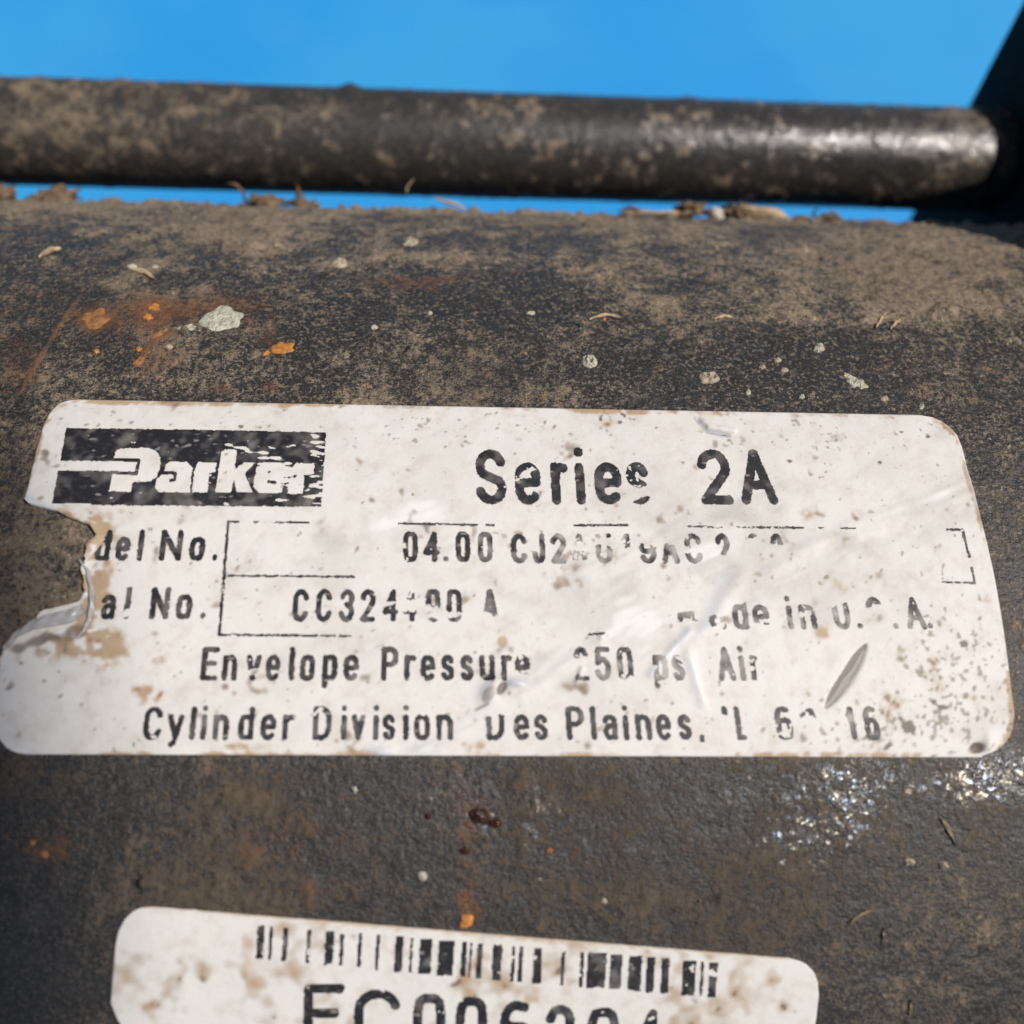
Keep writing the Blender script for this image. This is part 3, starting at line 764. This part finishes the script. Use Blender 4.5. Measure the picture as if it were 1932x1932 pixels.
def build_ink(name, cells, hfun, base, mask_fn, parent, x0, x1, s0, s1, label=None):
    nx, ny = int((x1 - x0) / cells), int((s1 - s0) / cells)
    xs = x0 + (np.arange(nx) + .5) * cells; ss = s0 + (np.arange(ny) + .5) * cells
    X, S = np.meshgrid(xs, ss)
    PX, PY = project(surf(X, S, base))
    ink = mask_fn(PX, PY, ny, nx, cells)
    J, I = np.nonzero(ink)
    ids = np.full((ny + 1, nx + 1), -1, np.int64)
    used = np.zeros((ny + 1, nx + 1), bool)
    for dj in (0, 1):
        for di in (0, 1): used[J + dj, I + di] = True
    ids[used] = np.arange(used.sum())
    jj, ii = np.nonzero(used)
    x = x0 + ii * cells; s = s0 + jj * cells
    px, py = project(surf(x, s, base))
    h = base + hfun(x, s, px, py) + .016
    th = s / R_TUBE
    V = np.stack([x, (R_TUBE + h) * np.sin(th), (R_TUBE + h) * np.cos(th)], -1)
    Fc = np.stack([ids[J, I], ids[J, I + 1], ids[J + 1, I + 1], ids[J + 1, I]], -1)
    gg = lambda *a: gau(px, py, *a)
    fd = .9 * gg(1200,1030,260,40) + .5 * gg(880,1150,90,34) + .8 * gg(1560,1180,330,50) + .6 * gg(1230,1260,220,40) + .6 * gg(1560,1375,110,40) + .12
    fd = np.clip(fd * .60 + (.05 + .25 * np.clip(fd, 0, 1)) * (nsample(x, s, .5, 81) + .6 * nsample(x, s, 1.6, 82)) - .06, 0, .75)
    fd = np.maximum(fd, .42 * sstep(1.5, 2.4, nsample(x, s, .30, 83, sx=1.4, sy=.6)))
    o = raw_mesh(name, V, Fc, M_INK, parent, attrs={'fade': fd})
    if label: o['label'] = label
    return o

def draw_glyphs(PX, PY, items, jit, wearn, leanf, out):
    for ch, a, b, base, cap, stroke, keep, wear in items:
        asc = 1.2 * cap
        msk = (PX > a - 30 - stroke) & (PX < b + 30 + stroke) & (PY > base - asc) & (PY < base + .45 * cap)
        if not msk.any(): continue
        x, y = PX[msk], PY[msk]
        k = leanf((a + b) / 2)
        v = (base - y)                                   # up
        lw = max(b - a - stroke, 1.0)
        u = x - (a + stroke / 2) - k * (v - (cap * .5 if ch != '.' else 0))
        inset = stroke / 2
        d = None
        for pl in G[ch]:
            pts = [(p[0] * lw, inset + p[1] * (cap - stroke) if ch not in '.,' else inset + p[1] * cap * .6) for p in pl]
            q = poly_dist(u, v, pts); d = q if d is None else np.minimum(d, q)
        ink = d < stroke / 2 * (1.14 if ch not in '.,' else 1.05) + jit[msk] * min(stroke, 10) * .04
        if keep is not None:
            vv = v / cap + wearn[msk] * .05; kp = np.zeros_like(ink)
            for lo, hi in keep: kp |= (vv > lo - (.5 if lo == 0 else 0)) & (vv < hi + (.5 if hi == 1 else 0))
            ink &= kp
        ink &= (wearn[msk] < 2.75 - 3.1 * wear)
        out[msk] |= ink

def maker_mask(PX, PY, ny, nx, cell):
    n1 = fnoise(ny, nx, cell, .22, 61); n2 = fnoise(ny, nx, cell, .55, 62, sx=1.6, sy=.8, ang=.5); n3 = fnoise(ny, nx, cell, 2.5, 63)
    nf = fnoise(ny, nx, cell, .30, 64, sx=2.2, sy=.7)
    jit = n1
    wn = .55 * n1 + .75 * n2 + .35 * n3
    out = np.zeros(PX.shape, bool)
    draw_glyphs(PX, PY, T, jit, wn, lean, out)
    for pts, wd, wear in LINES:
        d = poly_dist(PX, PY, pts)
        out |= (d < wd / 2 + jit * .5) & (wn < 2.5 - 2.8 * wear)
    box = in_poly(PX + jit * .4, PY + jit * .4, LOGO_BOX)
    white = np.zeros_like(out)
    for q in LOGO_WHITE: white |= in_poly(PX + jit * .5, PY + jit * .5, q)
    for q, wd in LOGO_BLACK: white &= ~(poly_dist(PX, PY, q) < wd)
    # scuffed corner of the logo
    g = lambda *a: gau(PX, PY, *a)
    sc = 1.5 * g(530,896,52,26,-8) + .9 * g(600,850,18,50) + .7 * g(470,850,60,12,-12) + .8 * g(598,930,20,26) + .55 * g(565,820,50,16)
    white |= (sc + .34 * nf > .92) & (sc > .10)
    white |= (nf > 2.9)
    # the scuff drags ink over the last letters too
    white &= ~((g(540,895,40,18) > .45) & (nf + .5 * n1 > 1.25))
    out |= box & ~white
    # rubbed band running across the label
    rub = g(1180,1110,260,22,8) * .6 + g(1330,1080,60,40) * .6
    # dirt specks also count as print loss
    out &= ~((n1 * .6 + n2 * .6 > 2.5))
    out &= ~(in_poly(PX, PY, [(0,950),(172,950),(176,1018),(160,1040),(152,1150),(0,1150)]))
    return out

xl, sl = unproject([40, 1880, 966, 966], [1100, 1100, 770, 1424])
build_ink('printed_text', .042, lambda X, S, PX, PY: sticker_height(X, S, PX, PY), BASE, maker_mask, maker, xl[0] - 3, xl[1] + 1, sl[3], sl[2])

BARS = [(145,26),(181,12),(233,18),(316,13),(390,30),(434,14),(498,12),(562,12),(638,28),(682,11),(733,42),(806,56),(870,18),(893,8),(925,20),(988,32),(1045,12),(1072,15),(1132,30),
        (1222,13),(1290,13),(1343,66),(1412,42),(1480,46),(1535,28),(1587,28),(1672,46),(1718,10),(1757,28)]
def bar_mask(PX, PY, ny, nx, cell):
    n1 = fnoise(ny, nx, cell, .25, 71); n2 = fnoise(ny, nx, cell, .6, 72)
    wn = .6 * n1 + .8 * n2
    out = np.zeros(PX.shape, bool)
    zx, zy = (PX - 415.3) / .5291, (PY - 1693.1) / .5291
    for c, wd in BARS:
        top = 100 + (c - 140) * .081; bot = top + 119 + (c > 500) * 6
        xx = zx + (zy - top) * .06
        thin = wd < 20
        out |= (abs(xx - c - 3) < wd / 2 + n1 * .8) & (zy > top + n1) & (zy < bot + n1 * 1.5) & (wn < (1.55 if thin else 2.0))
    items = []
    tops = [('E',574,648,310),('C',669,754,330),('0',780,839,345),('0',860,918,356),('6',944,1003,370),('3',1029,1083,383),('0',1108,1167,396),('4',1192,1247,402)]
    for ch, a, b, tz in tops:
        ty = 1693.1 + .5291 * tz
        items.append((ch, a, b, ty + 112, 112, 15.5, None, .2))
    draw_glyphs(PX, PY, items, n1, wn, lambda x: .03, out)
    return out
xb, sb = unproject([470, 1380, 900, 900], [1760, 1760, 1700, 2010])
build_ink('barcode_print', .05, lambda X, S, PX, PY: .03 * np.sin(X * .5) + 0 * S, .15, bar_mask, barlab, xb[0] - 2, xb[1] + 2, sb[3], sb[2])

# ---- peeled film at the torn edge: a curled strip standing off the label
def ribbon(name, pts, w0, w1, mat, parent, lift=.6, curl=.8, n=40, seed=0, base=BASE, thick=.05):
    rr = np.random.default_rng(seed)
    pts = np.array(pts, float)
    t = np.linspace(0, len(pts) - 1, n)
    cx = np.interp(t, range(len(pts)), pts[:, 0]); cy = np.interp(t, range(len(pts)), pts[:, 1])
    wd = np.interp(np.linspace(0, 1, n), np.linspace(0, 1, len(w0)), w0)
    dx, dy = np.gradient(cx), np.gradient(cy); L = np.hypot(dx, dy) + 1e-6
    nxp, nyp = -dy / L, dx / L
    K = 7; V = []
    for side in (0, 1):
        for i in range(n):
            for j in range(K):
                u = j / (K - 1) - .5
                x, s = unproject(cx[i] + nxp[i] * u * wd[i], cy[i] + nyp[i] * u * wd[i])
                h = base + w1 * (1 - (2 * u)**2 * curl) * lift * math.sin(math.pi * (i + .6) / (n + .2))**.5 + .04 * math.sin(i * .9 + j) + side * thick
                V.append(surf(np.array(x), np.array(s), 0)[0:3] * np.array([1, (R_TUBE + h) / R_TUBE, (R_TUBE + h) / R_TUBE]))
    V = np.array(V)
    a = grid_faces(n, K); b = grid_faces(n, K, n * K)[:, ::-1]
    idx = np.arange(n * K).reshape(n, K)
    loop = np.concatenate([idx[0, :], idx[1:, -1], idx[-1, -2::-1], idx[-2:0:-1, 0]])
    q = np.stack([loop, np.roll(loop, -1), np.roll(loop, -1) + n * K, loop + n * K], -1)
    return raw_mesh(name, V, np.vstack([a, b, q]), mat, parent)
ribbon('film_flap', [(152,1058),(168,1080),(176,1115),(176,1150),(168,1180),(150,1205)], [3,9,12,12,9,3], .5, M_FILM, maker, seed=1)
ribbon('film_flap', [(160,1150),(130,1165),(95,1172),(62,1182),(32,1200),(10,1225)], [18,26,24,16,10,6], .45, M_FILM, maker, seed=2)

# ------------------------------------------------------------------ spots and crusts on the barrel
def blob(name, px, py, rx, ry, mat, parent, hgt=.15, ang=0, seed=0, crater=None, irr=.1, base=0.02, spiky=0):
    rr = np.random.default_rng(seed + 100)
    nr, na = 9, 34
    ph = rr.uniform(0, 6.28, 5); am = rr.normal(size=5) * irr
    V = []; Fc = []
    c, s = math.cos(math.radians(ang)), math.sin(math.radians(ang))
    def pt(f, t):
        k = 1 + sum(am[i] * math.sin((i + 2) * t + ph[i]) for i in range(5)) * .6 + (spiky * abs(math.sin(t * 7.5 + ph[0]))**3 if f > .6 else 0)
        u, v = f * rx * k * math.cos(t), f * ry * k * math.sin(t)
        x_, y_ = px + u * c - v * s, py - (u * s + v * c)
        x, sa = unproject(x_, y_)
        h = hgt * (1 - f**2.4) * (1 + .35 * math.sin(5 * t + f * 9 + ph[1]))
        if crater:
            d2 = ((x_ - crater[0]) / crater[2])**2 + ((y_ - crater[1]) / crater[2])**2
            h += hgt * (.9 * math.exp(-(math.sqrt(d2) - 1)**2 * 5) - 1.3 * math.exp(-d2 * 2.2))
        h = base + max(h, -.01) if f < .99 else -.06
        th = float(sa) / R_TUBE
        return (float(x), (R_TUBE + h) * math.sin(th), (R_TUBE + h) * math.cos(th))
    V.append(pt(0, 0))
    for i in range(1, nr + 1):
        for j in range(na): V.append(pt(i / nr, j / na * 2 * math.pi))
    for j in range(na): Fc.append((0, 1 + j, 1 + (j + 1) % na))
    for i in range(nr - 1):
        for j in range(na):
            a = 1 + i * na + j; b = 1 + i * na + (j + 1) % na
            Fc.append((a, a + na, b + na, b))
    return raw_mesh(name, V, Fc, mat, parent)

SP = 'paint_splash'
spots = [('white_splash',418,602,44,21,M_WHITE,.13,5,(455,612,11),.12,.03), ('white_splash',350,622,20,8,M_WHITE,.06,20,None,.15,.1),
 ('orange_chip',533,657,23,12,M_ORANGE,.05,5,None,.07,0), ('orange_chip',503,667,9,4,M_ORANGE,.08,20,None,.10,0), ('orange_chip',291,580,12,7,M_ORANGE,.12,0,None,.10,0),
 ('orange_chip',279,599,10,6,M_ORANGE,.12,0,None,.15,0), ('rust_crust',180,602,27,19,M_OCHRE,.04,15,None,.12,0), ('rust_crust',262,682,14,6,M_OCHRE,.08,35,None,.12,0),
 ('rust_crust',300,632,18,5,M_OCHRE,.08,35,None,.12,0),
 ('white_splash',1112,682,16,12,M_WHITE,.20,-10,(1114,684,6),.08,0), ('white_splash',1544,657,11,8,M_WHITE,.25,0,None,.08,0), ('tan_crust',1337,713,18,13,M_TANSPOT,.18,-8,(1345,714,6),.1,0),
 ('white_splash',1618,724,17,10,M_WHITE,.14,-25,None,.14,.06), ('white_splash',1605,712,16,4,M_WHITE,.06,-30,None,.12,.05), ('white_splash',1411,741,6,5,M_WHITE,.16,0,None,.1,0), ('white_splash',1512,749,6,5,M_WHITE,.12,0,None,.1,0),
 ('tan_crust',1668,753,8,6,M_TANSPOT,.12,0,None,.12,0), ('white_splash',1738,768,6,5,M_WHITE,.14,0,None,.10,0), ('white_splash',706,618,7,4,M_WHITE,.1,0,None,.10,0), ('white_splash',811,591,5,3,M_WHITE,.1,0,None,.10,0),
 ('white_splash',1467,680,7,5,M_TANSPOT,.12,0,None,.10,0), ('tan_crust',1438,693,7,4,M_TANSPOT,.1,0,None,.10,0), ('tan_crust',1480,699,8,4,M_TANSPOT,.1,0,None,.10,0),
 ('tan_crust',641,497,17,9,M_TANSPOT,.18,0,None,.12,0), ('tan_crust',775,457,15,8,M_TANSPOT,.15,0,None,.15,0), ('white_splash',1001,591,9,3,M_WHITE,.1,0,None,.10,0),
 ('white_splash',797,1653,10,9,M_WHITE,.22,0,None,.08,0), ('orange_chip',880,1738,13,15,M_ORANGE,.10,0,None,.12,0), ('oil_drop',905,1540,22,16,M_WET,.30,-20,None,.10,0), ('oil_drop',935,1553,14,10,M_WET,.25,0,None,.10,0),
 ('oil_drop',878,1605,10,8,M_WET,.2,0,None,.10,0), ('oil_drop',808,1540,7,6,M_WET,.2,0,None,.10,0), ('tan_crust',669,1490,6,6,M_WHITE,.2,0,None,.10,0),
 ('orange_chip',62,1590,6,6,M_OCHRE,.05,0,None,.12,0), ('rust_crust',85,1612,8,7,M_OCHRE,.08,0,None,.12,0),
 ('tan_crust',1036,1605,7,6,M_OCHRE,.1,0,None,.12,0), ('tan_crust',1139,1700,7,6,M_TANSPOT,.14,0,None,.10,0), ('tan_crust',1715,1626,11,8,M_TANSPOT,.2,0,None,.10,0), ('tan_crust',1780,1633,9,7,M_TANSPOT,.2,0,None,.10,0),
 ('orange_chip',182,663,6,4,M_ORANGE,.08,0,None,.10,0), ('orange_chip',262,659,6,4,M_ORANGE,.08,0,None,.10,0), ('tan_crust',319,655,8,4,M_TANSPOT,.14,0,None,.10,0), ('white_splash',250,503,10,4,M_WHITE,.1,0,None,.10,0),
 ('white_splash',293,504,8,3,M_TANSPOT,.1,0,None,.10,0), ('white_splash',1140,603,3.5,3,M_ORANGE,.1,0,None,.10,0)]
for i, (nm, x, y, rx, ry, mt, hg, an, cr, irr, spk) in enumerate(spots):
    blob(nm, x, y, rx, ry, mt, barrel, hg, an, i, cr, irr, .03, spk)

# small curled flakes and straw bits lying on the steel
def flake(px, py, ln, wd, ang, parent, mat=M_HUSK, hgt=.5, seed=0, name='dry_flake'):
    c, s = math.cos(math.radians(ang)), math.sin(math.radians(ang))
    pts = [(px + c * ln * t, py - s * ln * t - .12 * ln * (1 - (2 * t)**2)) for t in (-.5, -.25, 0, .25, .5)]
    return ribbon(name, pts, [wd * .2, wd, wd * 1.1, wd * .8, wd * .15], hgt * .45, mat, parent, n=16, base=.06, seed=seed)
for i, a in enumerate(((95,480,46,9,22), (272,520,46,8,-22), (1142,604,60,4,3), (1662,607,34,6,55), (1689,615,26,6,40), (1365,603,34,5,5))):
    flake(*a, barrel, seed=i)
for i, a in enumerate(((1625,1730,60,5,30), (1788,1570,60,7,-62), (1666,1765,30,4,88), (1717,1900,30,5,85), (1320,1700,5,5,0))):
    flake(*a, barrel, hgt=.2, seed=20 + i, mat=M_TWIGLET)

# ------------------------------------------------------------------ debris wedged between rod and barrel (things of their own)
def on_gap(px, py):
    """point in the slot behind the barrel's horizon, along the ray through the photo position"""
    d = np.array([(px - 966) / F_PX, (966 - py) / F_PX, -1.]) @ MC
    # nearest approach to a circle of radius R+2 : take the tangent point depth
    n = np.array([0, 0, CAM_D]); t = -(n[1] * d[1] + n[2] * d[2]) / (d[1]**2 + d[2]**2)
    return n + d * t, d

def clump(name, px, py, rx, ry, mat, label, cat, group=None, seed=0, rough=.28):
    """lumpy solid centred on the photo position, in the slot"""
    P, d = on_gap(px, py)
    dep = np.linalg.norm(P - np.array([0, 0, CAM_D])) * .98
    ax, ay = rx / F_PX * dep, ry / F_PX * dep
    rr = np.random.default_rng(seed + 300)
    n1, n2 = 20, 30
    ph = rr.uniform(0, 6.28, (6, 2)); kk = rr.integers(1, 6, (6, 2)); am = rr.normal(size=6) * rough
    u = MC.T @ np.array([1, 0, 0]); v = MC.T @ np.array([0, 1, 0]); w_ = np.cross(u, v)
    V = []
    for i in range(n1 + 1):
        for j in range(n2):
            a, b = math.pi * i / n1, 2 * math.pi * j / n2
            dirv = np.array([math.cos(a), math.sin(a) * math.cos(b), math.sin(a) * math.sin(b)])
            k = 1 + sum(am[q] * math.sin(kk[q, 0] * a * 2 + ph[q, 0]) * (math.cos(kk[q, 1] * b + ph[q, 1]) if 0 < i < n1 else 0) for q in range(6)) + rr.normal() * .04 * (0 < i < n1)
            V.append(P + k * (u * dirv[0] * ax + v * dirv[1] * ay + w_ * dirv[2] * ay * 1.2))
    Fc = []
    for i in range(n1):
        for j in range(n2): Fc.append((i * n2 + j, i * n2 + (j + 1) % n2, (i + 1) * n2 + (j + 1) % n2, (i + 1) * n2 + j))
    V = np.array(V); org = V.mean(0)
    o = raw_mesh(name, V - org, np.array(Fc), mat)
    o.location = Vector(to_world(org))
    return tag(o, label, cat, group)

def straw(name, pts, rad, mat, label=None, cat=None, group=None, seed=0, parent=None, taper=True):
    rr = np.random.default_rng(seed + 500)
    W = np.array([on_gap(*p)[0] for p in pts]); W += rr.normal(size=W.shape) * .12
    t = np.linspace(0, len(W) - 1, 24)
    C = np.stack([np.interp(t, range(len(W)), W[:, k]) for k in range(3)], -1)
    for _ in range(3): C[1:-1] = (C[:-2] + 2 * C[1:-1] + C[2:]) / 4
    T_ = np.gradient(C, axis=0); T_ /= np.linalg.norm(T_, axis=1)[:, None]
    up = np.array([.3, .5, .8]); V = []; K = 7
    for i in range(len(C)):
        a = np.cross(T_[i], up); a /= np.linalg.norm(a); b = np.cross(T_[i], a)
        r = rad * (1 - .75 * abs(2 * i / (len(C) - 1) - 1)**2 if taper else 1)
        for j in range(K):
            q = 2 * math.pi * j / K; V.append(C[i] + r * (a * math.cos(q) + b * math.sin(q)))
    Fc = [(i * K + j, i * K + (j + 1) % K, (i + 1) * K + (j + 1) % K, (i + 1) * K + j) for i in range(len(C) - 1) for j in range(K)]
    V = np.array(V)
    if parent:
        return raw_mesh(name, V - parent['_org'], np.array(Fc), mat, parent)
    org = V.mean(0); o = raw_mesh(name, V - org, np.array(Fc), mat)
    o.location = Vector(to_world(org))
    return tag(o, label, cat, group)

GM = 'crumbs of dried mud caught between the rod and the barrel'
GS = 'dry plant fibres caught between the rod and the barrel'
clump('mud_crumb', 4, 366, 18, 13, M_MUD, 'brown mud crumb under the rod at the very left edge', 'mud crumb', GM, 1)
clump('mud_crumb', 104, 372, 30, 13, M_MUD, 'wide brown mud crumb under the rod, second from the left', 'mud crumb', GM, 2)
clump('mud_crumb', 502, 381, 26, 12, M_MUD, 'tan mud crumb beside two curly fibres, left of the middle', 'mud crumb', GM, 3)
clump('mud_crumb', 578, 386, 15, 7, M_MUD, 'small dark mud crumb at the foot of a forked twig', 'mud crumb', GM, 4)
clump('mud_crumb', 1306, 396, 22, 11, M_MUD, 'dark crumb with fibres left of the white chip', 'mud crumb', GM, 5)
clump('pale_chip', 1350, 404, 16, 12, M_CHIP, 'small whitish chip beside the tan leaf scrap', 'chip', None, 6, .12)
clump('mud_crumb', 1388, 400, 18, 13, M_MUD, 'dark crumb squeezed between white chip and tan leaf scrap', 'mud crumb', GM, 7)
clump('mud_crumb', 1512, 413, 14, 5, M_MUD, 'thin dark crumb just right of the tan leaf scrap', 'mud crumb', GM, 8)
clump('mud_crumb', 1566, 412, 16, 6, M_MUD, 'last small crumb before the dark cap', 'mud crumb', GM, 9)
clump('mud_crumb', 350, 385, 12, 4, M_MUD, 'tiny dark crumb on the barrel edge over the logo', 'mud crumb', GM, 10)

straw('curly_fibre', [(432,346),(446,350),(456,362),(462,384)], .16, M_STRAW, 'curly brown fibre hanging left of the tan mud crumb', 'fibre', GS, 1)
straw('twig', [(560,348),(566,362),(563,376),(580,390)], .30, M_STRAW, 'short dark twig bent beside the tan mud crumb', 'twig', GS, 2)
straw('curly_fibre', [(532,370),(545,380),(560,378),(572,392)], .14, M_STRAW, 'thin fibre crossing low between tan mud crumb and twig', 'fibre', GS, 3)
straw('straw_bit', [(820,374),(842,382),(862,386),(884,400)], .17, M_HUSK, 'thin pale straw slanting down near the middle of the gap', 'straw', GS, 4)
straw('straw_bit', [(764,362),(772,352),(780,336)], .12, M_HUSK, 'hair thin straw rising against the rod near the middle', 'straw', GS, 5)
straw('curly_fibre', [(1278,380),(1292,392),(1312,388),(1330,406)], .2, M_STRAW, 'brown fibre looping over the crumb left of the white chip', 'fibre', GS, 6)
straw('curly_fibre', [(1165,404),(1185,392),(1210,398),(1230,402)], .18, M_STRAW, 'dark fibre arching over the left end of the long husk', 'fibre', GS, 7)
straw('curly_fibre', [(1540,392),(1532,402),(1545,414),(1575,404),(1582,418)], .15, M_STRAW, 'wiry fibre by the last crumb before the dark cap', 'fibre', GS, 8)

def gap_leaf(name, poly, mat, label, cat, seed, thick=.12):
    """flat scrap with bend and thickness standing in the slot"""
    rr = np.random.default_rng(seed)
    P0 = [on_gap(*p)[0] for p in poly]
    n = len(P0); c = sum(P0) / n
    w_ = MC.T @ np.array([0, 0, 1])
    V = []
    for side in (0, 1):
        V.append(c + w_ * (.5 + side * thick))
        for k in (.5, 1.0):
            for p in P0: V.append(c + (p - c) * k + w_ * ((1 - k) * .5 + side * thick + rr.normal() * .06))
    V = np.array(V); m_ = 1 + 2 * n; Fc = []
    for side in (0, 1):
        o = side * m_
        for j in range(n):
            j2 = (j + 1) % n
            f1 = (o, o + 1 + j, o + 1 + j2); f2 = (o + 1 + j, o + 1 + n + j, o + 1 + n + j2, o + 1 + j2)
            Fc += [f1[::-1], f2[::-1]] if side == 0 else [f1, f2]
    for j in range(n):
        j2 = (j + 1) % n; Fc.append((1 + n + j, 1 + n + j2, m_ + 1 + n + j2, m_ + 1 + n + j))
    org = V.mean(0); o = raw_mesh(name, V - org, Fc, mat)
    o.location = Vector(to_world(org)); return tag(o, label, cat)
gap_leaf('leaf_scrap', [(1398,386),(1412,388),(1430,390),(1458,391),(1474,398),(1488,412),(1520,420),(1548,426),(1500,426),(1440,424),(1404,420),(1394,402)], M_HUSK,
         'tan triangular leaf scrap jammed under the rod toward the right', 'leaf', 3)
gap_leaf('husk', [(1166,405),(1180,397),(1210,396),(1240,399),(1280,398),(1292,404),(1270,409),(1230,408),(1200,410),(1175,411)], M_HUSK,
         'long thin tan husk lying on the barrel edge left of the crumbs', 'husk', 4)
